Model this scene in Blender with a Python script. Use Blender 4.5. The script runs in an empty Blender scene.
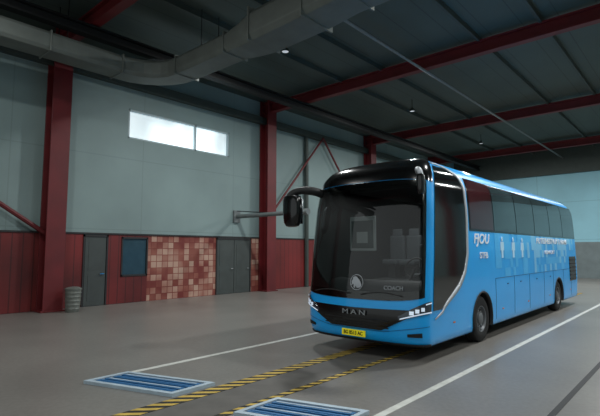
import bpy, bmesh, math, random
import numpy as np
from mathutils import Vector, Matrix
sc=bpy.context.scene
COL=sc.collection
sc.view_settings.view_transform='Standard'
sc.view_settings.look='None'

# ------------------------------------------------------------ materials
def srgb(r,g,b):
    f=lambda c:(c/255/12.92) if c/255<=0.04045 else ((c/255+0.055)/1.055)**2.4
    return (f(r),f(g),f(b),1)
def mat(name,col,rough=0.5,metal=0.0,var=0.0,scale=3.0,bump=0.0,spec=0.5,emis=None,estr=0,coat=0):
    m=bpy.data.materials.new(name); m.use_nodes=True
    nt=m.node_tree; b=nt.nodes['Principled BSDF']
    b.inputs['Roughness'].default_value=rough; b.inputs['Metallic'].default_value=metal
    b.inputs['Specular IOR Level'].default_value=spec
    b.inputs['Coat Weight'].default_value=coat
    b.inputs['Coat Roughness'].default_value=0.05
    c=srgb(*col)
    b.inputs['Base Color'].default_value=c
    tc=nt.nodes.new('ShaderNodeTexCoord'); n=nt.nodes.new('ShaderNodeTexNoise')
    n.inputs['Scale'].default_value=scale; n.inputs['Detail'].default_value=6
    nt.links.new(tc.outputs['Object'],n.inputs['Vector'])
    r=nt.nodes.new('ShaderNodeValToRGB')
    v=max(var,0.02)
    r.color_ramp.elements[0].position=0.3; r.color_ramp.elements[1].position=0.7
    r.color_ramp.elements[0].color=tuple(x*(1-v) for x in c[:3])+(1,)
    r.color_ramp.elements[1].color=tuple(min(1,x*(1+v)) for x in c[:3])+(1,)
    nt.links.new(n.outputs['Fac'],r.inputs['Fac']); nt.links.new(r.outputs['Color'],b.inputs['Base Color'])
    if bump>0:
        bp=nt.nodes.new('ShaderNodeBump'); bp.inputs['Strength'].default_value=bump; bp.inputs['Distance'].default_value=0.02
        nt.links.new(n.outputs['Fac'],bp.inputs['Height']); nt.links.new(bp.outputs['Normal'],b.inputs['Normal'])
    if emis:
        b.inputs['Emission Color'].default_value=srgb(*emis); b.inputs['Emission Strength'].default_value=estr
    return m

M={}
M['blue']=mat('bus_blue_paint',(6,172,255),0.36,0.0,0.03,2,coat=0.5)
M['seam']=mat('blue_panel_seam',(8,84,140),0.5)
M['lblue']=mat('light_blue_livery',(124,202,250),0.4,0,0.06,1.5,coat=0.4)
M['lblue2']=mat('mid_blue_livery',(66,184,252),0.4,0,0.05,1.5,coat=0.4)
M['black']=mat('gloss_black',(10,11,12),0.15,0,0.05,coat=0.2)
M['mblack']=mat('matte_black',(16,17,18),0.6,0,0.1)
M['silver']=mat('silver_trim',(182,188,194),0.4,0.3,0.03)
M['chrome']=mat('chrome',(210,212,215),0.15,1.0,0.02)
M['badge']=mat('muted_badge',(150,156,160),0.4,0.4,0.02)
M['white']=mat('white_decal',(232,242,250),0.5,0,0.02)
M['paleblue']=mat('pale_blue_decal',(186,226,250),0.5,0,0.02)
M['rubber']=mat('tyre_rubber',(22,22,23),0.8,0,0.15,20)
M['rim']=mat('wheel_rim',(110,114,118),0.45,0.4,0.08,6)
M['yellow']=mat('plate_yellow',(245,232,30),0.5,0,0.02,emis=(245,232,30),estr=0.12)
M['ink']=mat('ink_black',(15,15,15),0.6)
M['sglass']=mat('tinted_side_glass',(18,22,24),0.07,0,0.05,spec=0.7)
M['pglass']=mat('tinted_passenger_glass',(54,70,74),0.06,0,0.25,0.8,spec=0.8)
M['rglass']=mat('red_reflection_glass',(62,30,34),0.06,0,0.3,0.8,spec=0.8)  # foremost side pane: red reflection put into the glass colour
M['lamp']=mat('headlamp_lens',(190,205,215),0.1,0.2,0.03,emis=(220,235,255),estr=0.5)
M['hlcase']=mat('headlamp_housing',(60,68,78),0.12,0.2,0.05,coat=.6)
M['orange']=mat('marker_orange',(220,110,20),0.4)
M['int']=mat('interior_dark',(52,56,57),0.7,0,0.1)
M['seat']=mat('seat_fabric',(62,68,72),0.9,0,0.2,30)
M['board']=mat('notice_grey',(140,150,150),0.6,0,0.05,emis=(150,160,160),estr=0.04)
M['boardin']=mat('notice_dark',(60,74,74),0.5,0,0.05)
M['red']=mat('steel_red_paint',(100,24,28),0.55,0,0.18,1.5)
M['dred']=mat('brace_red',(98,26,30),0.55,0,0.1)
M['dark']=mat('dark_steel',(16,18,19),0.6,0.2,0.1)
M['gal']=mat('galvanised_duct',(100,106,101),0.6,0.2,0.12,2)
M['pipe']=mat('grey_pipe',(110,116,116),0.5,0.2,0.1)
M['purlin']=mat('purlin_steel',(62,71,67),0.6,0.1,0.1)
M['bin']=mat('bin_metal',(110,114,108),0.55,0.2,0.2,8)
M['door']=mat('door_grey',(66,72,70),0.5,0,0.12,2)
M['cladding']=mat('grey_cladding',(112,124,126),0.5,0,0.12,2)
M['dframe']=mat('door_frame',(40,38,38),0.5)
M['wframe']=mat('pale_window_frame',(170,186,190),0.5)
M['dpanel']=mat('window_bluegrey',(52,74,84),0.2,0,0.1)
M['line']=mat('white_floor_paint',(196,198,192),0.7,0,0.12,6)
M['ychev']=mat('yellow_floor_paint',(196,166,74),0.7,0,0.2,6)
M['kchev']=mat('black_floor_paint',(20,20,18),0.7,0,0.1,6)
M['pit']=mat('pit_cover',(96,94,90),0.7,0.1,0.12,4)
M['bplate']=mat('blue_roller',(44,108,160),0.5,0.1,0.1,4)
M['dplate']=mat('dark_roller_gap',(28,48,66),0.5,0.1,0.1,4)
M['wplate']=mat('white_roller_frame',(176,194,206),0.5,0.1,0.1,4)
M['winlit']=mat('daylight_glass',(235,245,250),0.3,0,0.1,1.0,emis=(222,240,246),estr=1.5)
M['lampglow']=mat('lamp_glow',(200,210,215),0.3,emis=(240,246,255),estr=0.4)
# uneven daylight through the frosted window
nt=M['winlit'].node_tree; b_=nt.nodes['Principled BSDF']
tcn=[n for n in nt.nodes if n.type=='TEX_COORD'][0]
nz_=nt.nodes.new('ShaderNodeTexNoise'); nz_.inputs['Scale'].default_value=0.55; nz_.inputs['Detail'].default_value=1
nt.links.new(tcn.outputs['Object'],nz_.inputs['Vector'])
mr=nt.nodes.new('ShaderNodeMapRange'); mr.inputs['From Min'].default_value=.35; mr.inputs['From Max'].default_value=.65; mr.inputs['To Min'].default_value=.45; mr.inputs['To Max'].default_value=1.7
nt.links.new(nz_.outputs['Fac'],mr.inputs['Value']); nt.links.new(mr.outputs[0],b_.inputs['Emission Strength'])

def glass_mat():
    m=bpy.data.materials.new('windscreen_glass'); m.use_nodes=True
    nt=m.node_tree; nt.nodes.remove(nt.nodes['Principled BSDF'])
    out=nt.nodes['Material Output']
    tr=nt.nodes.new('ShaderNodeBsdfTransparent'); tr.inputs['Color'].default_value=(0.74,0.77,0.76,1)
    gl=nt.nodes.new('ShaderNodeBsdfGlossy'); gl.inputs['Roughness'].default_value=0.03
    gl.inputs['Color'].default_value=(0.9,0.9,0.9,1)
    fr=nt.nodes.new('ShaderNodeFresnel'); fr.inputs['IOR'].default_value=1.55
    mx=nt.nodes.new('ShaderNodeMixShader')
    nt.links.new(fr.outputs[0],mx.inputs[0]); nt.links.new(tr.outputs[0],mx.inputs[1]); nt.links.new(gl.outputs[0],mx.inputs[2])
    nt.links.new(mx.outputs[0],out.inputs['Surface'])
    return m
M['glass']=glass_mat()

def panel_mat(name,col,seam_y,seam_z,rough=0.6,axis='Y',dark=0.6,var=0.12,wd=0.02):
    m=mat(name,col,rough,0,var,0.35)
    nt=m.node_tree; b=nt.nodes['Principled BSDF']
    tc=[n for n in nt.nodes if n.type=='TEX_COORD'][0]
    sx=nt.nodes.new('ShaderNodeSeparateXYZ'); nt.links.new(tc.outputs['Object'],sx.inputs[0])
    def seam(out,period,wd):
        a=nt.nodes.new('ShaderNodeMath'); a.operation='PINGPONG'; a.inputs[1].default_value=period/2
        nt.links.new(out,a.inputs[0])
        c=nt.nodes.new('ShaderNodeMath'); c.operation='LESS_THAN'; c.inputs[1].default_value=wd
        nt.links.new(a.outputs[0],c.inputs[0]); return c.outputs[0]
    s1=seam(sx.outputs[axis],seam_y,wd); s2=seam(sx.outputs['Z'],seam_z,wd)
    mx=nt.nodes.new('ShaderNodeMath'); mx.operation='MAXIMUM'; nt.links.new(s1,mx.inputs[0]); nt.links.new(s2,mx.inputs[1])
    src=b.inputs['Base Color'].links[0].from_socket
    mix=nt.nodes.new('ShaderNodeMixRGB'); mix.blend_type='MULTIPLY'
    nt.links.new(mx.outputs[0],mix.inputs[0])
    nt.links.new(src,mix.inputs[1]); mix.inputs[2].default_value=(dark,dark,dark,1)
    nt.links.new(mix.outputs[0],b.inputs['Base Color'])
    return m
M['wall']=panel_mat('wall_panels',(128,147,146),4.9,2.9,dark=0.87)
M['bwall']=panel_mat('back_wall_panels',(140,190,204),5,2.9,axis='X',dark=0.75)
M['rwall']=panel_mat('red_wainscot',(106,28,28),0.34,2.7,dark=0.5,var=0.5)
M['ceil']=panel_mat('ceiling_sheet',(66,78,73),1.1,50,axis='X',dark=0.6)

def brick_mat():
    m=mat('patchy_tiles',(150,60,50),0.6)
    nt=m.node_tree; b=nt.nodes['Principled BSDF']
    tc=[n for n in nt.nodes if n.type=='TEX_COORD'][0]
    sp=nt.nodes.new('ShaderNodeSeparateXYZ'); cb=nt.nodes.new('ShaderNodeCombineXYZ')
    nt.links.new(tc.outputs['Object'],sp.inputs[0]); nt.links.new(sp.outputs['Y'],cb.inputs['X']); nt.links.new(sp.outputs['Z'],cb.inputs['Y'])
    br=nt.nodes.new('ShaderNodeTexBrick'); br.inputs['Scale'].default_value=1.0
    br.offset=0; br.inputs['Brick Width'].default_value=0.27; br.inputs['Row Height'].default_value=0.27
    br.inputs['Mortar Size'].default_value=0.016
    br.inputs['Color1'].default_value=(0,0,0,1); br.inputs['Color2'].default_value=(1,1,1,1); br.inputs['Mortar'].default_value=(0.0,0.0,0.0,1)
    nt.links.new(cb.outputs[0],br.inputs['Vector'])
    r=nt.nodes.new('ShaderNodeValToRGB'); r.color_ramp.interpolation='LINEAR'
    e=r.color_ramp.elements; e[0].position=0.15; e[0].color=srgb(112,42,36); e[1].position=0.9; e[1].color=srgb(182,148,130)
    x=e.new(0.5); x.color=srgb(144,84,70)
    n=nt.nodes.new('ShaderNodeTexNoise'); n.inputs['Scale'].default_value=0.9; nt.links.new(cb.outputs[0],n.inputs['Vector'])
    ad=nt.nodes.new('ShaderNodeMath'); ad.operation='ADD'
    ml=nt.nodes.new('ShaderNodeMath'); ml.operation='MULTIPLY'; ml.inputs[1].default_value=0.7
    nt.links.new(br.outputs['Color'],ml.inputs[0]); nt.links.new(ml.outputs[0],ad.inputs[0])
    m2=nt.nodes.new('ShaderNodeMath'); m2.operation='MULTIPLY_ADD'; m2.inputs[1].default_value=1.4; m2.inputs[2].default_value=-0.48
    nt.links.new(n.outputs['Fac'],m2.inputs[0]); nt.links.new(m2.outputs[0],ad.inputs[1])
    nt.links.new(ad.outputs[0],r.inputs['Fac']); nt.links.new(r.outputs['Color'],b.inputs['Base Color'])
    return m
M['tiles']=brick_mat()

def floor_mat():
    m=mat('concrete_floor',(126,123,118),0.34,0,0.12,0.5)
    nt=m.node_tree; b=nt.nodes['Principled BSDF']
    tc=[n for n in nt.nodes if n.type=='TEX_COORD'][0]
    src=b.inputs['Base Color'].links[0].from_socket
    n=nt.nodes.new('ShaderNodeTexNoise'); n.inputs['Scale'].default_value=14; n.inputs['Detail'].default_value=8
    nt.links.new(tc.outputs['Object'],n.inputs['Vector'])
    r=nt.nodes.new('ShaderNodeValToRGB'); r.color_ramp.elements[0].position=0.35; r.color_ramp.elements[1].position=0.65
    r.color_ramp.elements[0].color=(0.86,0.86,0.86,1)
    nt.links.new(n.outputs['Fac'],r.inputs['Fac'])
    mx=nt.nodes.new('ShaderNodeMixRGB'); mx.blend_type='MULTIPLY'; mx.inputs[0].default_value=1
    nt.links.new(src,mx.inputs[1]); nt.links.new(r.outputs['Color'],mx.inputs[2]); nt.links.new(mx.outputs[0],b.inputs['Base Color'])
    return m
M['floor']=floor_mat()

# ------------------------------------------------------------ mesh helpers
def mk(name,verts,faces,mats,parent=None,smooth=False,idx=None,loc=(0,0,0)):
    me=bpy.data.meshes.new(name); me.from_pydata([tuple(v) for v in verts],[],faces); me.update()
    if not isinstance(mats,(list,tuple)): mats=[mats]
    for m in mats: me.materials.append(m)
    if idx is not None:
        for p,i in zip(me.polygons,idx): p.material_index=i
    if smooth:
        for p in me.polygons: p.use_smooth=True
    o=bpy.data.objects.new(name,me); COL.objects.link(o); o.location=loc
    if parent: o.parent=parent
    return o
def boxvf(a,b):
    x0,y0,z0=a; x1,y1,z1=b
    v=[(x0,y0,z0),(x1,y0,z0),(x1,y1,z0),(x0,y1,z0),(x0,y0,z1),(x1,y0,z1),(x1,y1,z1),(x0,y1,z1)]
    f=[(0,3,2,1),(4,5,6,7),(0,1,5,4),(1,2,6,5),(2,3,7,6),(3,0,4,7)]
    return v,f
class B:
    def __init__(s): s.v=[];s.f=[];s.i=[]
    def add(s,v,f,i=0):
        n=len(s.v); s.v+= [tuple(p) for p in v]; s.f+=[tuple(q+n for q in g) for g in f]; s.i+=[i]*len(f); return s
    def box(s,a,b,i=0): v,f=boxvf(a,b); return s.add(v,f,i)
    def cyl(s,p,q,r,n=16,i=0,r2=None):
        p=Vector(p);q=Vector(q);d=(q-p).normalized(); up=Vector((0,0,1)) if abs(d.z)<.9 else Vector((1,0,0))
        a=d.cross(up).normalized(); b=d.cross(a); r2=r if r2 is None else r2
        v=[p+(a*math.cos(t)+b*math.sin(t))*r for t in [2*math.pi*k/n for k in range(n)]]
        v+=[q+(a*math.cos(t)+b*math.sin(t))*r2 for t in [2*math.pi*k/n for k in range(n)]]
        f=[(k,k+n,(k+1)%n+n,(k+1)%n) for k in range(n)]+[tuple(range(n)),tuple(range(2*n-1,n-1,-1))]
        return s.add(v,f,i)
    def tube(s,pts,r,n=10,i=0):
        pts=[Vector(p) for p in pts]; m=len(pts); v=[];f=[]
        pa=None
        for k,p in enumerate(pts):
            d=(pts[min(k+1,m-1)]-pts[max(k-1,0)]).normalized()
            if pa is None:
                up=Vector((0,0,1)) if abs(d.z)<.9 else Vector((1,0,0)); a=d.cross(up).normalized()
            else: a=(pa-d*pa.dot(d)).normalized()
            pa=a; b=d.cross(a); rr=r[k] if isinstance(r,(list,tuple)) else r
            v+=[p+(a*math.cos(t)+b*math.sin(t))*rr for t in [2*math.pi*j/n for j in range(n)]]
        for k in range(m-1):
            for j in range(n):
                f.append((k*n+j,(k+1)*n+j,(k+1)*n+(j+1)%n,k*n+(j+1)%n))
        f+= [tuple(range(n))[::-1],tuple(range((m-1)*n,m*n))]
        return s.add(v,f,i)
    def lathe(s,prof,axis='x',c=(0,0,0),n=40,i=0):
        v=[];f=[];m=len(prof)
        for k in range(n):
            t=2*math.pi*k/n
            for (h,r) in prof:
                if axis=='x': v.append((c[0]+h,c[1]+r*math.cos(t),c[2]+r*math.sin(t)))
                else: v.append((c[0]+r*math.cos(t),c[1]+r*math.sin(t),c[2]+h))
        for k in range(n):
            for j in range(m-1):
                f.append((k*m+j,k*m+j+1,((k+1)%n)*m+j+1,((k+1)%n)*m+j))
        return s.add(v,f,i)
    def obj(s,name,mats,parent=None,smooth=False,bevel=0,loc=(0,0,0)):
        o=mk(name,s.v,s.f,mats,parent,smooth,s.i,loc)
        bm=bmesh.new(); bm.from_mesh(o.data); bmesh.ops.recalc_face_normals(bm,faces=bm.faces); bm.to_mesh(o.data); bm.free()
        if smooth:
            md=o.modifiers.new('es','EDGE_SPLIT'); md.split_angle=math.radians(38)
        if bevel:
            md=o.modifiers.new('bev','BEVEL'); md.width=bevel; md.segments=2; md.limit_method='ANGLE'
        return o
def top(o,label,cat,group=None):
    o['label']=label; o['category']=cat
    if group: o['group']=group
    return o
def struct(o,label=None):
    o['kind']='structure'
    if label: o['label']=label
    return o
def empty(name,loc,label,cat,group=None):
    e=bpy.data.objects.new(name,None); COL.objects.link(e); e.location=loc; e.empty_display_size=0.3
    return top(e,label,cat,group)

# ------------------------------------------------------------ camera
H=2.1; th=math.radians(41.6); p=math.radians(5.24)
Fh=Vector((-math.sin(th),math.cos(th),0)); R=Vector((math.cos(th),math.sin(th),0))
F=Fh*math.cos(p)+Vector((0,0,math.sin(p))); U=R.cross(F)
cam=bpy.data.cameras.new('camera'); co=bpy.data.objects.new('camera',cam); COL.objects.link(co)
mtx=Matrix((R,U,-F)).transposed().to_4x4(); mtx.translation=Vector((0,0,H)); co.matrix_world=mtx
cam.sensor_width=36; cam.lens=36*458/600; cam.clip_end=200
sc.camera=co

# ------------------------------------------------------------ room
XW=-17.5; YB=40.0; YF=-8.0; XR=8.0; ZC=10.0
struct(B().box((XW-0.3,YF,-0.3),(XR+0.3,YB+0.3,0)).obj('floor',M['floor']),'grey polished concrete workshop floor')
struct(B().box((XW-0.3,YF,ZC),(XR+0.3,YB+0.3,ZC+0.25)).obj('ceiling',M['ceil']),'dark corrugated steel roof sheeting')
wy0,wy1,wz0,wz1=9.1,14.4,6.68,7.9
b=B()
b.box((XW-0.3,YF,0),(XW,wy0,ZC)).box((XW-0.3,wy1,0),(XW,YB+0.3,ZC)).box((XW-0.3,wy0,0),(XW,wy1,wz0)).box((XW-0.3,wy0,wz1),(XW,wy1,ZC))
struct(b.obj('wall_left',M['wall']),'pale grey panelled workshop wall')
struct(B().box((XW,YB,0),(XR+0.3,YB+0.3,ZC)).obj('wall_back',M['bwall']),'pale blue panelled end wall')
struct(B().box((XR,YF,0),(XR+0.3,YB,ZC)).obj('wall_right',M['wall']),'pale grey panelled workshop wall')
b=B()
b.box((XW-0.2,wy0,wz0),(XW-0.15,wy1,wz1),1)
for a in (wy0,wy0+(wy1-wy0)*0.62,wy1-0.07): b.box((XW-0.15,a,wz0),(XW-0.02,a+0.07,wz1),0)
b.box((XW-0.15,wy0,wz0),(XW-0.02,wy1,wz0+0.06),0); b.box((XW-0.15,wy0,wz1-0.06),(XW-0.02,wy1,wz1),0)
struct(b.obj('window_1',[M['wframe'],M['winlit']]),'long high daylit window')
b=B()
ZB=2.7
d1=(7.45,8.4); w2=(8.95,10.1); d2=(13.65,15.85)
for a,c in ((YF,d1[0]),(d1[1],w2[0]),(16.4,YB)): b.box((XW,a,0),(XW+0.06,c,ZB))
b.box((XW,w2[0],0),(XW+0.06,w2[1],1.05)); b.box((XW,w2[0],2.62),(XW+0.06,w2[1],ZB))
struct(b.obj('trim_1',M['rwall']),'red ribbed lower wall cladding')
struct(B().box((XW,w2[1],0),(XW+0.05,d2[0],ZB)).box((XW,d2[1],0),(XW+0.05,16.4,ZB)).obj('trim_2',M['tiles']),'patchy red and cream tiled lower wall')
struct(B().box((XW,YF,ZB),(XW+0.1,YB,ZB+0.06)).obj('trim_3',M['dframe']))
def door(n,y0,y1,leafs):
    b=B()
    b.box((XW,y0,0),(XW+0.05,y1,2.62),0)
    for a in (y0,y1-0.06): b.box((XW+0.05,a,0),(XW+0.1,a+0.06,2.68),1)
    b.box((XW+0.05,y0,2.6),(XW+0.1,y1,2.68),1)
    wd=(y1-y0-0.12)/leafs
    for k in range(leafs):
        ya=y0+0.06+k*wd
        b.box((XW+0.05,ya+0.02,0.02),(XW+0.075,ya+wd-0.02,2.58),0)
        for z0,z1 in ((0.2,1.15),(1.35,2.4)): b.box((XW+0.075,ya+0.15,z0),(XW+0.085,ya+wd-0.15,z1),0)
        b.cyl((XW+0.08,ya+wd-0.12,1.2),(XW+0.16,ya+wd-0.12,1.2),0.02,8,2)
        b.box((XW+0.14,ya+wd-0.26,1.18),(XW+0.165,ya+wd-0.1,1.22),2)
    return struct(b.obj('door_%d'%n,[M['door'],M['dframe'],M['chrome']]),'grey steel workshop door')
door(1,d1[0],d1[1],1); door(2,d2[0],d2[1],2)
b=B().box((XW,w2[0],1.05),(XW+0.03,w2[1],2.62),1)
for a in (w2[0],w2[1]-0.06): b.box((XW+0.03,a,1.05),(XW+0.09,a+0.06,2.62),0)
b.box((XW+0.03,w2[0],1.05),(XW+0.09,w2[1],1.12),0).box((XW+0.03,w2[0],2.55),(XW+0.09,w2[1],2.62),0)
struct(b.obj('window_2',[M['dframe'],M['dpanel']]),'blue-grey framed office window')
struct(B().box((XW+0.4,YB-0.06,0),(XR,YB,2.7)).obj('trim_4',M['cladding']),'grey lower cladding of end wall')

BAY=[-3.25,6.25,16.75,26.6,36.4]
def ibeam(b,p,q,w,h,tf=0.06,tw=0.04,horizontal='x'):
    if horizontal=='x':
        x0,x1=p[0],q[0]; y=p[1]; z=p[2]
        b.box((x0,y-w/2,z),(x1,y+w/2,z+tf)); b.box((x0,y-w/2,z+h-tf),(x1,y+w/2,z+h)); b.box((x0,y-tw/2,z+tf),(x1,y+tw/2,z+h-tf))
    else:
        y0,y1=p[1],q[1]; x=p[0]; z=p[2]
        b.box((x-w/2,y0,z),(x+w/2,y1,z+tf)); b.box((x-w/2,y0,z+h-tf),(x+w/2,y1,z+h)); b.box((x-tw/2,y0,z+tf),(x+tw/2,y1,z+h-tf))
n=5
for k,y in enumerate(BAY):
    b=B(); hw=.32
    b.box((XW+0.06,y-hw,0),(XW+0.12,y+hw,ZC)).box((XW+0.62,y-hw,0),(XW+0.68,y+hw,ZC)).box((XW+0.12,y-0.05,0),(XW+0.62,y+0.05,ZC))
    b.box((XW+0.06,y-0.4,0),(XW+0.76,y+0.4,0.05))
    struct(b.obj('trim_%d'%n,M['red'],bevel=0.01),'red painted steel column against the wall'); n+=1
    b=B(); ibeam(b,(XW+0.1,y,9.35),(XR,y,9.35),0.3,0.5)
    struct(b.obj('trim_%d'%n,M['red']),'red painted steel roof beam'); n+=1
    b=B(); b.box((XR-0.5,y-0.3,0),(XR,y+0.3,9.3))
    struct(b.obj('trim_%d'%n,M['red'])); n+=1
b=B(); ibeam(b,(-14.5,YF,8.95),(-14.5,YB,8.95),0.32,0.35,horizontal='y'); struct(b.obj('trim_%d'%n,M['dark']),'black steel longitudinal girder'); n+=1
b=B(); b.box((XW+0.02,YF,8.75),(XW+0.3,YB,9.1)); struct(b.obj('trim_%d'%n,M['purlin'])); n+=1
struct(B().box((XW+.8,YB-.3,8.0),(XR,YB,ZC)).obj('trim_%d'%n,M['purlin']),'dark steel header over end wall'); n+=1
for x in (-12.2,-10.1,-5.9,-3.8,-1.7,0.4,3,5.6):
    struct(B().box((x-0.05,YF,9.8),(x+0.05,YB,10.0)).obj('trim_%d'%n,M['purlin'])); n+=1
def bar(p,q,r,m,label):
    global n
    o=B().cyl(p,q,r,8).obj('trim_%d'%n,m,smooth=True); struct(o,label); n+=1
xb=XW+0.3
bar((xb,6.0,2.7),(xb,-2.9,8.6),0.08,M['dred'],'red diagonal wall brace')
bar((xb,17.0,3.9),(xb,21.5,8.9),0.06,M['dred'],'red diagonal wall brace')
bar((xb,26.0,3.9),(xb,21.5,8.9),0.06,M['dred'],'red diagonal wall brace')
bar((-8.0,YF,9.2),(-8.0,YB,9.2),0.05,M['pipe'],'thin grey conduit under the roof')
bar((XW+.16,20.1,0),(XW+.16,20.1,9.0),0.12,M['purlin'],'dark grey downpipe on the wall')
e=empty('ventilation_duct',(-15,0,0),'galvanised box ventilation duct with elbow under roof','duct')
def boxduct(path):
    v=[];f=[]
    m=len(path)
    for k,(x,y,z,w,h) in enumerate(path):
        a=Vector(path[max(k-1,0)][:3]);c=Vector(path[min(k+1,m-1)][:3]);d=(c-a);d.z=0;d.normalize(); s=Vector((d.y,-d.x,0))
        P=Vector((x,y,z)); hz=Vector((0,0,h/2)); c_=.18
        for (a_,b_) in ((-1,-1+c_*2),(-1+c_,-1),(1-c_,-1),(1,-1+c_*2),(1,1-c_*2),(1-c_,1),(-1+c_,1),(-1,1-c_*2)):
            v.append(P+s*w/2*a_+hz*b_)
    for k in range(m-1):
        for j in range(8): f.append((k*8+j,k*8+(j+1)%8,(k+1)*8+(j+1)%8,(k+1)*8+j))
    f+=[tuple(range(8))[::-1],tuple((m-1)*8+j for j in range(8))]
    return v,f
zd=8.45
path=[(0,-7.9,zd,.9,.6),(0,7.4,zd,.9,.6)]+[(1.6-1.6*math.cos(t),7.4+1.6*math.sin(t),zd,.95,.62) for t in [math.radians(a) for a in (15,30,45,60,75)]]+[(1.6,9.0,zd,.95,.62),(4.4,9.0,zd,.95,.62),(5.0,9.0,zd,1.1,.75),(5.6,9.0,zd+.05,1.25,.9),(7.6,9.0,zd+.1,1.25,.9),(8.6,9.0,zd+.1,1.1,.75),(22,9.0,zd+.1,1.0,.7)]
b=B(); v,f=boxduct(path); b.add(v,f); b.obj('body',M['gal'],e,bevel=0.02)
for y in (-5,-2.5,0,2.5,5,7.3): B().box((-0.48,y-0.025,zd-0.33),(0.48,y+0.025,zd+0.33)).obj('flange',M['gal'],e,bevel=.02)
for x in (1.7,4.3): B().box((x-0.025,8.5,zd-0.33),(x+0.025,9.5,zd+0.33)).obj('flange',M['gal'],e)
for x in (5.6,7.6): B().box((x-0.03,8.34,zd-0.4),(x+0.03,9.66,zd+0.58)).obj('flange',M['gal'],e)
for x in (9,11.5,14,16.5,19): B().box((x-0.025,8.42,zd-0.3),(x+0.025,9.58,zd+0.5)).obj('flange',M['gal'],e)
for x,y in ((.35,-4),(-.35,-4),(.35,1),(-.35,1),(.35,5.5),(-.35,5.5),(3,8.65),(3,9.35),(8,8.65),(8,9.35),(13,8.65),(13,9.35),(18,8.65),(18,9.35)):
    B().cyl((x,y,zd+0.25),(x,y,10.02),0.015,6).obj('hanger_rod',M['dark'],e)
e=empty('extraction_arm',(XW,14.9,3.75),'grey horizontal extraction pipe arm mounted on the wall','pipe arm')
B().cyl((0.1,0,0),(4.6,0,0),0.1,16).cyl((4.5,0,0),(4.75,0,0),0.14,16).obj('pipe',M['pipe'],e,True)
B().box((-0.02,-0.2,-0.3),(0.12,0.2,0.3)).obj('wall_bracket',M['pipe'],e,bevel=0.01)
B().cyl((0.1,0,0.28),(2.2,0,0.08),0.02,8).obj('stay',M['dark'],e)
e=empty('trash_bin',(-16.35,6.72,0),'grey ribbed metal trash bin by the red column','bin')
e.scale=(.88,.88,.88)
pr=[(0,0.0),(0,0.24),(0.02,0.25)]
for k in range(5): z=0.1+k*0.15; pr+=[(z,0.26+k*.006),(z+0.03,0.275+k*.006),(z+0.06,0.26+k*.006)]
pr+=[(0.82,0.29),(0.84,0.30),(0.86,0.29),(0.86,0.0)]
B().lathe(pr,'z',n=28).obj('body',M['bin'],e,True)
B().lathe([(0.86,0.31),(0.9,0.31),(0.95,0.2),(0.97,0.05),(0.97,0)],'z',n=28).obj('lid',M['bin'],e,True)

# ------------------------------------------------------------ floor markings
def strip(name,x0,x1,y0,y1,m,label,cat):
    return top(B().box((x0,y0,0),(x1,y1,0.004)).obj(name,m),label,cat)
strip('floor_line',-7.62,-7.5,4.15,39.5,M['line'],'white painted floor lane line beside the bus','floor marking')
strip('floor_line',-3.31,-3.2,-2,39.5,M['line'],'long white painted floor line along open lane','floor marking')
strip('floor_groove',-1.66,-1.58,-2,39.5,M['mblack'],'narrow dark drainage slot in the concrete','floor groove')
def chevron(x0,x1,y0,y1,label,step):
    b=B(); w=x1-x0; y=y0; k=0
    while y<y1:
        a=[(x0,y,0.006),(x1,y+w,0.006),(x1,y+w+step,0.006),(x0,y+step,0.006)]
        b.add(a,[(0,1,2,3)],k%2); y+=step; k+=1
    b.box((x0,y0+w,0),(x1,y1,0.005),1)
    return top(b.obj('hazard_stripe',[M['ychev'],M['kchev']]),label,'floor marking')
chevron(-5.80,-5.55,1.0,26,'wide yellow and black hazard strip along inspection pit',0.12)
chevron(-4.82,-4.70,1.0,26,'narrow yellow and black hazard strip along pit edge',0.11)
strip('pit_cover',-5.54,-4.83,1.0,26,M['pit'],'dull grey steel cover of inspection pit','pit cover')
def tester(c,label):
    P=[Vector((x,y,0)) for x,y in c]
    def q(u,v,z):
        a=P[0].lerp(P[3],u); d=P[1].lerp(P[2],u); r=a.lerp(d,v); r.z=z; return r
    def slab(b,u0,u1,v0,v1,z,i=0):
        vv=[q(u0,v0,0.0),q(u1,v0,0.0),q(u1,v1,0.0),q(u0,v1,0.0),q(u0,v0,z),q(u1,v0,z),q(u1,v1,z),q(u0,v1,z)]
        b.add(vv,boxvf((0,0,0),(1,1,1))[1],i)
    e=empty('brake_tester',(0,0,0),label,'brake tester','roller test beds')
    b=B(); slab(b,0,1,0,0.1,0.05); slab(b,0,1,0.9,1,0.05); slab(b,0,0.05,0.1,0.9,0.05); slab(b,0.95,1,0.1,0.9,0.05)
    b.obj('frame',M['wplate'],e)
    b=B(); slab(b,0.05,0.95,0.1,0.9,0.015); b.obj('tray',M['dplate'],e)
    for k in range(4):
        b=B(); v0=0.14+k*0.19
        slab(b,0.07,0.93,v0,v0+0.12,0.045,0); slab(b,0.1,0.9,v0+0.04,v0+0.08,0.052,1)
        b.obj('roller',[M['bplate'],M['wplate'] if k%2 else M['bplate']],e)
tester([(-7.5,3.3),(-7.5,4.05),(-5.87,4.62),(-5.87,3.85)],'blue and white striped roller plate beside hazard strip')
tester([(-4.64,3.95),(-4.64,4.75),(-3.38,5.15),(-3.38,4.35)],'blue and white striped roller plate near the white line')

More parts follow.
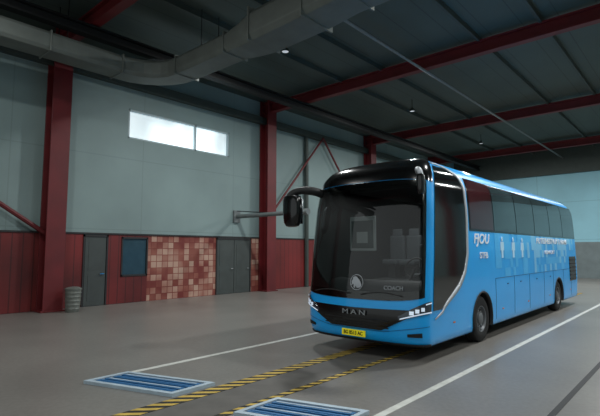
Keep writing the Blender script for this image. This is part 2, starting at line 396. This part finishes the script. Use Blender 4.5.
# ------------------------------------------------------------ lamps
def lamp(x,y,en):
    e=empty('high_bay_lamp',(x,y,9.35),'small round industrial lamp hanging under roof','lamp','ceiling lamps')
    B().lathe([(0.0,0.15),(0.08,0.14),(0.16,0.07),(0.2,0.05),(0.2,0)],'z',n=24).obj('lamp_shade',M['purlin'],e,True)
    B().lathe([(0.02,0),(0.02,0.12),(0.03,0.12),(0.03,0)],'z',n=24).obj('diffuser',M['lampglow'],e)
    B().cyl((0,0,0.2),(0,0,0.65),0.015,8).obj('rod',M['dark'],e)
    L=bpy.data.lights.new('lamp_light','AREA'); L.shape='DISK'; L.size=0.5; L.energy=en; L.color=(0.98,1.0,0.99)
    o=bpy.data.objects.new('lamp_light',L); COL.objects.link(o); o.location=(0,0,-0.03); o.parent=e
for x in (-11.2,-2.6,4.5):
    for y,en in ((2.5,200),(11.8,420),(21.5,400),(31.3,600)):
        lamp(x,y,en)

# ------------------------------------------------------------ BUS
Lb=13.6
bus=empty('coach_bus',(-5.41,7.76,0),'bright blue touring coach with black roof brow parked over inspection pit','bus')
_w=([.30,.36,1.0,2.0,3.0,3.45,3.66,3.83,3.97,4.07,4.14,4.18],[1.40,1.43,1.45,1.45,1.42,1.385,1.34,1.25,1.11,.9,.62,0.02])
_y=([.30,.36,.5,.75,1.1,1.3,2.0,3.0,3.5,3.7,3.86,3.98,4.07,4.14,4.18],[.10,.05,.02,0,.02,.04,.12,.25,.35,.43,.56,.76,1.1,1.65,2.6])
_r=([.30,1.0,2.5,3.5,3.9,4.05,4.18],[.1,0,.05,.18,.4,.8,2.0])
def smooth_interp(tab):
    xs=np.linspace(tab[0][0],tab[0][-1],600); ys=np.interp(xs,tab[0],tab[1])
    for _ in range(3):
        k=np.ones(15)/15; yp=np.pad(ys,7,mode='reflect',reflect_type='odd'); ys=np.convolve(yp,k,'valid')
    return lambda z: float(np.interp(z,xs,ys))
W=smooth_interp(_w); Y0=smooth_interp(_y); RR=smooth_interp(_r)
D=0.44; N=2.8; DR=0.3
def fpt(t,z):
    s=math.sin(t); c=max(math.cos(t),0)
    return Vector((W(z)*math.copysign(abs(s)**(2/N),s), Y0(z)+D*(1-c**(2/N)), z))
def fn(t,z,off):
    p=fpt(t,z)
    if off==0: return p
    d=0.02; zz=min(max(z,.33),4.12)
    a=fpt(min(t+d,math.pi/2-.001),zz)-fpt(max(t-d,-math.pi/2+.001),zz); c=fpt(t,zz+.02)-fpt(t,zz-.02)
    nn=a.cross(c).normalized()
    return p+nn*off
def yfront(x,z):
    a=min(.999,abs(x)/W(z)); return Y0(z)+D*(1-(1-a**N)**(1/N))
def sx(y,z,sg=1,off=0):
    yc=Y0(z)+D
    if y<yc: x=W(z)*max(0,1-((yc-y)/D)**N)**(1/N)
    else: x=W(z)
    return Vector((sg*(x+off),y,z))
NS=160;NF=56;NR=16
def ring(z):
    pts=[]
    ya=Y0(z)+D; yb=Lb-RR(z)-DR; w=W(z)
    for k in range(NS): pts.append(Vector((w,yb+(ya-yb)*k/NS,z)))
    for k in range(NF): pts.append(fpt(math.pi/2-math.pi*k/NF,z))
    for k in range(NS): pts.append(Vector((-w,ya+(yb-ya)*k/NS,z)))
    for k in range(NR):
        t=-math.pi/2+math.pi*k/NR
        pts.append(Vector((w*math.copysign(abs(math.sin(t))**.8,math.sin(t)), yb+DR*max(math.cos(t),0)**.8,z)))
    return pts
zs=list(np.arange(.30,1.3,.05))+list(np.arange(1.3,3.5,.07))+[3.53,3.6,3.66,3.72,3.77,3.82,3.87,3.91,3.95,3.99,4.02,4.05,4.08,4.1,4.12,4.14,4.16,4.18]
rings=[ring(z) for z in zs]; NP=len(rings[0])
verts=[p for r in rings for p in r]
ARCH=[(3.08,.52),(10.3,.52)]; RA=.61
TL=math.radians(-75); TR=math.radians(71)
def zb(t): return 1.12+.10*(abs(t)/1.3)**2
def zt(t): return 3.52-.06*(abs(t)/1.3)**2
keep=[]; gone=[]
for i in range(len(zs)-1):
    for j in range(NP):
        q=(i*NP+j,i*NP+(j+1)%NP,(i+1)*NP+(j+1)%NP,(i+1)*NP+j)
        c=sum((verts[k] for k in q),Vector())/4
        rm=False
        if abs(c.x)>1.15:
            for (ay,az) in ARCH:
                if (c.y-ay)**2+(c.z-az)**2<RA*RA: rm=True
        if NS<=j<NS+NF:
            t=math.pi/2-math.pi*(j-NS+.5)/NF
            if -math.radians(70)<t<math.radians(66) and zb(t)+.07<c.z<zt(t)-.06: rm=True
        (gone if rm else keep).append(q)
gs=set(k for q in gone for k in q); ks=set(k for q in keep for k in q)
for k in gs&ks:
    v=verts[k]
    if v.y>1.5 and v.y<Lb-1:
        for (ay,az) in ARCH:
            d=Vector((v.y-ay,v.z-az))
            if d.length<RA+.12:
                if v.z<.31: d=Vector((math.copysign(math.sqrt(RA*RA-(.30-az)**2),d.x),.30-az)) 
                else: d=d.normalized()*RA
                verts[k]=Vector((v.x,ay+d.x,az+d.y))
ob=mk('body',[tuple(v) for v in verts],[tuple(q) for q in keep],[M['blue'],M['mblack']],bus,True)
bm=bmesh.new(); bm.from_mesh(ob.data); bmesh.ops.remove_doubles(bm,verts=bm.verts,dist=1e-5); bmesh.ops.recalc_face_normals(bm,faces=bm.faces)
ft=max(bm.faces,key=lambda f:f.calc_center_median().x-abs(f.calc_center_median().y-6)*.1-abs(f.calc_center_median().z-1.8))
if ft.normal.x<0: bmesh.ops.reverse_faces(bm,faces=bm.faces)
bm.to_mesh(ob.data); bm.free()
md=ob.modifiers.new('liner','SOLIDIFY'); md.thickness=.03; md.offset=-1; md.material_offset=1; md.material_offset_rim=1
a1,a2=ARCH[0][0],ARCH[1][0]
B().box((-1.3,.6,.3),(1.3,a1-.75,.42)).box((-1.3,a1+.75,.3),(1.3,a2-.75,.42)).box((-1.3,a2+.75,.3),(1.3,13.2,.42)).box((-.78,a1-.8,.32),(.78,a1+.8,.42)).box((-.78,a2-.8,.32),(.78,a2+.8,.42)).obj('underbody',M['mblack'],bus)
def patch(name,ta,tb,zl,zh,off,m,nt=30,nz=12,parent=None,thick=0.012,ease=1):
    v=[];f=[]
    for i in range(nz+1):
        for j in range(nt+1):
            t=ta+(tb-ta)*j/nt; a=zl(t);c=zh(t); z=a+(c-a)*(1-(1-i/nz)**ease)
            v.append(fn(t,z,off))
    for i in range(nz):
        for j in range(nt):
            k=i*(nt+1)+j; q=(k,k+1,k+nt+2,k+nt+1)
            f.append(q if tb>ta else q[::-1])
    o=mk(name,v,f,m,parent or bus,True)
    if thick:
        s=o.modifiers.new('sol','SOLIDIFY'); s.thickness=thick; s.offset=1; s.use_rim=True
        es=o.modifiers.new('es','EDGE_SPLIT'); es.split_angle=math.radians(40)
    return o
rad=math.radians
def frit():
    b=B()
    def pp(t0,t1,zl,zh,nt,nz):
        v=[];f=[]
        for i in range(nz+1):
            for j in range(nt+1):
                t=t0+(t1-t0)*j/nt; a=zl(t);c=zh(t); v.append(fn(t,a+(c-a)*i/nz,.006))
        for i in range(nz):
            for j in range(nt): k=i*(nt+1)+j; f.append((k,k+1,k+nt+2,k+nt+1))
        b.add(v,f)
    pp(TL,TR,zb,lambda t:zb(t)+.16,40,3); pp(TL,TR,lambda t:zt(t)-.12,zt,40,3)
    pp(TL,rad(-68),zb,zt,5,30); pp(rad(64),TR,zb,zt,5,30)
    return b.obj('windscreen_surround',M['black'],bus,True)
frit()
patch('windscreen',TL,TR,zb,zt,.014,M['glass'],48,34,thick=0)
patch('roof_brow',-rad(88),rad(88),lambda t:zt(t)+.01,lambda t:4.17,.012,M['black'],60,44,thick=0,ease=2)
def xf(t): return abs(math.sin(t))**(2/N)
def hlo(t): return float(np.interp(xf(t),[.68,1.0],[.78,.92]))
def hhi(t): return float(np.interp(xf(t),[.68,.8,1.0],[.86,.98,1.14]))
def gl(t): return float(np.interp(xf(t),[0,.42,.8],[.56,.56,.84]))
def gh(t): return .95+.03*xf(t)
patch('front_mask',-rad(46),rad(46),gl,gh,.008,M['black'],60,8)
for k in range(3):
    z=.60+k*.065
    patch('grille_bar',-rad(24),rad(24),lambda t:z,lambda t:z+.02,.022,M['mblack'],30,1)
for s in (-1,1):
    hl=patch('headlight',s*rad(34),s*rad(85),hlo,hhi,.02,M['hlcase'],18,4)
    for a,w_ in ((50,3),(58,3),(67,3)):
        zc=(hlo(rad(a))*.5+hhi(rad(a))*.5)
        patch('headlight_lens',s*rad(a-w_),s*rad(a+w_),lambda t:zc-.035,lambda t:zc+.035,.034,M['lamp'],6,2,parent=hl,thick=.006)
    patch('daytime_strip',s*rad(36),s*rad(85),lambda t:hlo(t)+.01,lambda t:hlo(t)+.032,.036,M['lamp'],14,1,parent=hl,thick=.006)
    patch('daytime_strip',s*rad(72),s*rad(85),lambda t:hhi(t)-.04,lambda t:hhi(t)-.018,.036,M['lamp'],8,1,parent=hl,thick=.006)
    patch('fog_light',s*rad(44),s*rad(66),lambda t:.48,lambda t:.50+.06*(xf(t)-.6)*3,.01,M['mblack'],8,2)
patch('bumper_lip',-rad(84),rad(84),lambda t:.305,lambda t:.345,.012,M['mblack'],40,2)
patch('bumper_crease',-rad(84),rad(84),lambda t:.535+.25*max(0,xf(t)-.45),lambda t:.543+.25*max(0,xf(t)-.45),.006,M['seam'],40,1,thick=.004)
pl=B().box((-.28,-.03,-.062),(.28,0,.062)).obj('number_plate',M['yellow'],bus,bevel=.004,loc=(-.02,-.01,.45))
def text(s,name,size,m,parent,loc,rot,sx_=1.0,shear=0,ext=.004,bold=0,space=1.0):
    cu=bpy.data.curves.new(name,'FONT'); cu.body=s; cu.size=size; cu.align_x='CENTER'; cu.align_y='CENTER'; cu.extrude=ext; cu.shear=shear; cu.offset=bold; cu.space_character=space
    o=bpy.data.objects.new(name,cu); COL.objects.link(o)
    bpy.context.view_layer.update()
    dg=bpy.context.evaluated_depsgraph_get(); me=bpy.data.meshes.new_from_object(o.evaluated_get(dg))
    bpy.data.objects.remove(o)
    me.materials.clear(); me.materials.append(m)
    o=bpy.data.objects.new(name,me); COL.objects.link(o); o.parent=parent; o.location=loc; o.rotation_euler=rot; o.scale=(sx_,1,1)
    return o
FR=(rad(90),0,0); SR=(rad(90),0,rad(90))
text('BG 8513 AC','plate_lettering',.1,M['ink'],pl,(0,-.034,0),FR,.88,bold=.001)
text('MAN','brand_lettering',.13,M['badge'],bus,(0,-.05,.86),FR,1.6,bold=.001,space=1.5)
xc=.86; dyy=(yfront(xc+.05,1.3)-yfront(xc-.05,1.3))/.1
text('COACH','model_lettering',.11,M['badge'],bus,(xc,yfront(xc,1.36)-.035,1.37),(rad(85),0,math.atan(dyy)),1.0,bold=.001)
emv=B().lathe([(-.008,.147),(-.012,.147),(-.012,.157),(-.008,.157)],'x',n=36)
emo=mk('round_emblem',[(v[1],v[0],v[2]) for v in emv.v],emv.f,M['silver'],bus,False,loc=(0.04,Y0(1.44)-.03,1.45)); emo.rotation_euler=(rad(-6),0,0)
lion=[(-.135,-.01),(-.125,.03),(-.095,.065),(-.10,.10),(-.065,.125),(-.02,.13),(.02,.11),(.04,.075),(.075,.055),(.105,.02),(.12,-.02),(.135,-.05),(.125,-.085),(.09,-.12),(.075,-.11),(.1,-.075),(.095,-.05),(.07,-.04),(.055,-.075),(.06,-.12),(.02,-.125),(.03,-.085),(.015,-.045),(-.02,-.035),(-.035,-.07),(-.03,-.125),(-.07,-.12),(-.065,-.075),(-.075,-.035),(-.1,-.045),(-.115,-.07),(-.135,-.055),(-.115,-.02)]
lm=bpy.data.meshes.new('crest'); bm=bmesh.new(); vs=[bm.verts.new((x*.9,-.016,z*.9)) for x,z in lion]; fc=bm.faces.new(vs); bmesh.ops.triangulate(bm,faces=[fc]); bm.to_mesh(lm); bm.free(); lm.materials.append(M['silver'])
lo=bpy.data.objects.new('crest',lm); COL.objects.link(lo); lo.parent=emo
for x0,x1 in ((-1.1,-.12),(1.05,.15)):
    b=B(); pts=[]
    for k in range(9):
        x=x0+(x1-x0)*k/8; z=1.22+.06*math.sin(k/8*math.pi)
        pts.append((x,yfront(x,z)-.04,z))
    b.tube(pts,.012,6); b.obj('wiper',M['mblack'],bus,True)
zk=[.95,1.1,1.2,1.4,1.65,2.0,2.8,3.45,3.7,3.85]
yk=[.86,1.1,1.3,1.7,1.98,2.14,2.22,2.22,2.08,1.7]
def yb_(z): return float(np.interp(z,zk,yk))
zz=np.linspace(.95,3.85,46)
def sidegrid(s,name,y0,y1,z0,z1,off,m,ny=2,nz=8,th=.008,parent=None):
    v=[];f=[]
    for i in range(nz+1):
        z=z0+(z1-z0)*i/nz
        for j in range(ny+1): v.append(sx(y0+(y1-y0)*j/ny,z,s,off))
    for i in range(nz):
        for j in range(ny):
            k=i*(ny+1)+j; q=(k,k+1,k+ny+2,k+ny+1); f.append(q if s>0 else q[::-1])
    o=mk(name,v,f,m,parent or bus,True)
    if th:
        md=o.modifiers.new('s','SOLIDIFY'); md.thickness=th; md.offset=0
        es=o.modifiers.new('es','EDGE_SPLIT'); es.split_angle=math.radians(40)
    return o
for s in (1,-1):
    v=[];f=[];nt=16
    for z in zz:
        a=Y0(z)+.48; c=max(yb_(z),a+.01)
        for j in range(nt+1): v.append(sx(a+(c-a)*j/nt,z,s,.012))
    for i in range(len(zz)-1):
        for j in range(nt): k=i*(nt+1)+j; f.append((k,k+1,k+nt+2,k+nt+1))
    mk('driver_window',v,f,M['sglass'],bus,True)
    path=[(yb_(z),z) for z in np.linspace(.92,3.85,40)]
    path=[(.55,.80),(.7,.86)]+path+[(1.4,3.9),(1.1,3.9)]
    v=[];f=[];m=len(path)
    for k,(y,z) in enumerate(path):
        a=path[max(k-1,0)];c=path[min(k+1,m-1)]; d=Vector((c[0]-a[0],c[1]-a[1])).normalized(); nn=Vector((d.y,-d.x))
        wd=.09*min(1,(k+1)/8,(m-k)/6)+.015
        for e_ in (0,1):
            zz_=z+nn.y*wd*e_; v.append(sx(y+nn.x*wd*e_,zz_,s,.018))
    for k in range(m-1): f.append((2*k,2*k+1,2*k+3,2*k+2))
    o=mk('silver_trim',v,f,M['silver'],bus,True); md=o.modifiers.new('s','SOLIDIFY'); md.thickness=.015; md.offset=0
    band=sidegrid(s,'window_band',2.42,13.2,2.53,3.74,.006,M['black'],th=0)
    ys=[2.46,4.0,5.8,7.6,9.4,11.2,13.16]
    for k in range(6): sidegrid(s,'side_window',ys[k]+.03,ys[k+1]-.03,2.58,3.71,.012,M['rglass'] if k==0 else M['pglass'],parent=band,th=0)
    random.seed(7); v=[];f=[];idx=[]
    cs=.225
    for iy in range(int((13.2-4.0)/cs)):
        for iz in range(5):
            y0_=4.0+iy*cs; z0_=1.42+iz*cs
            if y0_+cs>11.9 and z0_<1.87: continue
            pr_=.25+.5*min(1,(y0_-3.6)/5)*(.35+iz*.22)
            if y0_<6.6 and iz>=2: pr_=.85
            if y0_>6.6 and iz==4: pr_=.96
            if random.random()<pr_:
                k=len(v)
                for (a,c) in ((y0_,z0_),(y0_+cs,z0_),(y0_+cs,z0_+cs),(y0_,z0_+cs)): v.append(sx(a,min(c,2.53),s,.004))
                f.append((k,k+1,k+2,k+3) if s>0 else (k+3,k+2,k+1,k)); idx.append(1 if random.random()<.3+.12*iz and y0_>6.6 else 0)
    mk('livery_pattern',v,f,[M['lblue2'],M['lblue']],bus,False,idx)
    for y in (3.95,5.4,6.8,8.4,9.55,11.0,12.2):
        sidegrid(s,'panel_seam',y,y+.012,.42,1.4,.003,M['seam'],1,6,.004)
    sidegrid(s,'panel_seam',3.95,13.2,1.4,1.41,.003,M['seam'],2,1,.004)
    for y in (4.2,5.3,6.9,8.5): sidegrid(s,'hatch_handle',y+.6,y+.7,1.22,1.25,.012,M['seam'],1,1)
    for y in (1.4,4.4,6.6,9.0,12.0): sidegrid(s,'side_marker',y,y+.09,.62,.65,.01,M['orange'],1,1)
    vent=sidegrid(s,'engine_vent',12.0,13.05,.95,1.85,.008,M['black'],2,4)
    for k in range(6): sidegrid(s,'vent_slat',12.05,13.0,1.0+k*.14,1.05+k*.14,.02,M['mblack'],1,1,.02,vent)
    for (ay,az) in ARCH:
        v=[];f=[]; a0=math.asin((.31-az)/RA)
        for k in range(33):
            t=a0+(math.pi-2*a0)*k/32
            for r_,o_ in ((RA-.015,-.06),(RA-.01,.012),(RA+.02,.012),(RA+.025,0)):
                y=ay+r_*math.cos(t); z=max(.3,az+r_*math.sin(t)); v.append((s*(W(z)+o_),y,z))
        for k in range(32):
            for j in range(3): q=k*4+j; f.append((q,q+1,q+5,q+4))
        mk('wheel_arch',v,f,M['mblack'],bus,True)
        v=[];f=[]
        for k in range(25):
            t=a0+(math.pi-2*a0)*k/24
            for x in (W(1),.78): v.append((s*x,ay+RA*math.cos(t),az+RA*math.sin(t)))
        for k in range(24): q=k*2; f.append((q,q+1,q+3,q+2))
        nb=len(v); v+= [(s*.78,ay+RA*math.cos(a0+(math.pi-2*a0)*k/24),az+RA*math.sin(a0+(math.pi-2*a0)*k/24)) for k in range(25)]
        f.append(tuple(range(nb,nb+25)))
        mk('wheelhouse',v,f,M['mblack'],bus)
def sd(z): return W(z)+.012
text('FJOU','livery_lettering',.32,M['white'],bus,(sd(2.35),3.1,2.35),SR,1.35,.2,bold=.006)
text('STFB','livery_lettering',.2,M['white'],bus,(sd(2.0),3.2,1.97),SR,1.25,bold=.004)
text('PUTESHESTVUY S NAMI','livery_lettering',.24,M['white'],bus,(sd(2.35),9.7,2.38),SR,1.6,bold=.006)
text('KOMFORT','livery_lettering',.16,M['white'],bus,(sd(2.0),9.2,2.02),SR,1.7,bold=.003)
for k,y in enumerate((4.5,5.4,6.2)):
    b=B(); w=.012
    def poly(pts): 
        b.add([(0,a,c) for a,c in pts]+[(w,a,c) for a,c in pts],[tuple(range(len(pts))),tuple(range(2*len(pts)-1,len(pts)-1,-1))]+[(i,(i+1)%len(pts),(i+1)%len(pts)+len(pts),i+len(pts)) for i in range(len(pts))])
    poly([(.06*math.cos(2*math.pi*i/14),.24+.06*math.sin(2*math.pi*i/14)) for i in range(14)])
    poly([(-.11,.17),(.11,.17),(.13,-.05),(.07,-.05),(.06,-.24),(-.06,-.24),(-.07,-.05),(-.13,-.05)])
    b.obj('passenger_pictogram',M['paleblue'],bus,loc=(sd(2.1)-.006,y,2.14))

def wheel_parts(e):
    B().lathe([(-.30,.29),(-.31,.33),(-.30,.46),(-.26,.505),(-.2,.52),(-.08,.52),(-.03,.505),(0,.46),(.005,.36),(-.01,.295),(-.03,.285),(-.15,.28),(-.3,.29)],'x',n=48).obj('tyre',M['rubber'],e,True)
    B().lathe([(-.02,.29),(-.005,.295),(-.01,.275),(-.07,.26),(-.09,.2),(-.06,.14),(-.02,.13),(0,.1),(.01,.06),(.01,0)],'x',n=48).obj('rim',M['rim'],e,True)
    for k in range(10):
        t=2*math.pi*k/10; c=(-.08,.165*math.cos(t),.165*math.sin(t)); B().cyl(c,(-.04,c[1],c[2]),.016,6).obj('wheel_nut',M['chrome'],e)
        t=2*math.pi*(k+.5)/10; c=(-.085,.225*math.cos(t),.225*math.sin(t)); B().cyl(c,(-.072,c[1],c[2]),.026,10).obj('vent_hole',M['mblack'],e)
first=None
for (ay,az) in ARCH:
    for s in (1,-1):
        e=bpy.data.objects.new('wheel',None); COL.objects.link(e); e.parent=bus; e.location=(s*1.40,ay,.52)
        if s<0: e.rotation_euler=(0,0,math.pi)
        if first is None: wheel_parts(e); first=e
        else:
            for c in list(first.children):
                o=c.copy(); COL.objects.link(o); o.parent=e
    B().cyl((-1.09,ay,.52),(1.09,ay,.52),.09,12).obj('axle',M['mblack'],bus,True)

def mirror(path,c,sz,label,armmat,ar=.05):
    e=bpy.data.objects.new('mirror',None); COL.objects.link(e); e.parent=bus; e['label']=label
    B().tube(path,ar,12).obj('arm',armmat,e,True)
    w,d,h=sz; b=B()
    m=18; lv=[(-.5,.4),(-.47,.66),(-.35,.88),(0,1),(.35,.98),(.47,.85),(.5,.6)]
    v=[];f=[]
    for (zf,sc_) in lv:
        for k in range(m):
            t=2*math.pi*k/m; cx=math.copysign(abs(math.cos(t))**.6,math.cos(t)); cy=math.copysign(abs(math.sin(t))**.8,math.sin(t))
            v.append((c[0]+w/2*sc_*cx,c[1]+d/2*sc_*cy,c[2]+zf*h))
    for i in range(len(lv)-1):
        for k in range(m): f.append((i*m+k,i*m+(k+1)%m,(i+1)*m+(k+1)%m,(i+1)*m+k))
    f+=[tuple(range(m))[::-1],tuple(range((len(lv)-1)*m,len(lv)*m))]
    b.add(v,f); b.obj('housing',M['black'],e,True)
    B().box((c[0]-w*.38,c[1]+d*.46,c[2]-h*.4),(c[0]+w*.38,c[1]+d*.52,c[2]+h*.4)).obj('mirror_glass',M['chrome'],e)
def arc(pts,n=14):
    P=[Vector(p) for p in pts]; out=[]
    for k in range(n+1):
        t=k/n; 
        out.append(((1-t)**3)*P[0]+3*(1-t)**2*t*P[1]+3*(1-t)*t*t*P[2]+t**3*P[3])
    return out
mirror(arc([(-1.25,.5,3.4),(-1.3,.15,3.5),(-1.8,-.15,3.52),(-1.72,-.1,3.15)]),(-1.62,-.1,2.98),(.5,.28,.72),'bulky black hanging wing mirror',M['mblack'],[.1]*6+[.085]*9)
mirror(arc([(1.25,.5,3.58),(1.35,.05,3.66),(1.52,-.05,3.62),(1.52,-.03,3.5)]),(1.52,-.03,3.32),(.14,.14,.38),'slim wing mirror with bright arm',M['silver'])

B().box((-1.25,.75,1.0),(1.25,13.0,1.08)).obj('cabin_floor',M['int'],bus)
v=[];f=[]
prof=[(.3,1.1),(.31,1.3),(.45,1.44),(.8,1.47),(1.0,1.4),(1.05,1.1)]
for x in np.linspace(-1.15,1.15,13):
    for (y,z) in prof: v.append((x,y+.3*(abs(x)/1.15)**2.5,z))
for i in range(12):
    for j in range(5): k=i*6+j; f.append((k,k+1,k+7,k+6))
mk('dashboard',v,f,M['int'],bus,True)
def seat(x,y,z,m=M['seat']):
    e=bpy.data.objects.new('seat',None); COL.objects.link(e); e.parent=bus; e.location=(x,y,z)
    B().box((-.23,0,.35),(.23,.5,.5)).obj('cushion',m,e,bevel=.05)
    B().box((-.23,.44,.45),(.23,.58,1.15)).obj('backrest',m,e,bevel=.05)
    B().box((-.15,.46,1.12),(.15,.56,1.33)).obj('headrest',m,e,bevel=.04)
    B().box((-.1,.15,0),(.1,.4,.36)).obj('pedestal',M['int'],e)
seat(.68,1.45,1.08)
for y in (3.0,4.0,5.0,6.0):
    for x in (-.98,-.48,.48,.98): seat(x,y,1.35)
B().box((-1.25,2.6,1.08),(1.25,12.9,1.35)).obj('passenger_deck',M['int'],bus)
b=B()
pts=[(.68+.22*math.cos(2*math.pi*k/24),1.28+.1*math.sin(2*math.pi*k/24),1.72+.2*math.sin(2*math.pi*k/24)) for k in range(25)]
b.tube(pts,.018,8).cyl((.68,1.28,1.72),(.68,1.0,1.4),.03,8).cyl((.48,1.28,1.72),(.88,1.28,1.72),.015,6)
b.obj('steering_wheel',M['mblack'],bus,True)
nb=B().box((-.36,0,-.4),(.36,.04,.4)).obj('notice_board',M['board'],bus,bevel=.02,loc=(-.6,1.2,2.48))
B().box((-.3,-.01,-.34),(.3,0,.3)).obj('screen',M['boardin'],nb)
B().box((-.15,-.016,-.22),(.15,-.01,.04)).obj('poster',M['board'],nb)
B().box((-1.15,1.5,3.5),(1.15,12.5,3.6)).obj('cabin_ceiling',M['int'],bus)
L=bpy.data.lights.new('cabin_light','AREA'); L.size=1.2; L.energy=28; L.color=(.97,1,1)
o=bpy.data.objects.new('cabin_light',L); COL.objects.link(o); o.parent=bus; o.location=(0,2.2,3.47)

w=bpy.data.worlds.new('world'); sc.world=w; w.use_nodes=True
bg=w.node_tree.nodes['Background']; bg.inputs[0].default_value=(0.86,0.93,0.94,1); bg.inputs[1].default_value=0.65
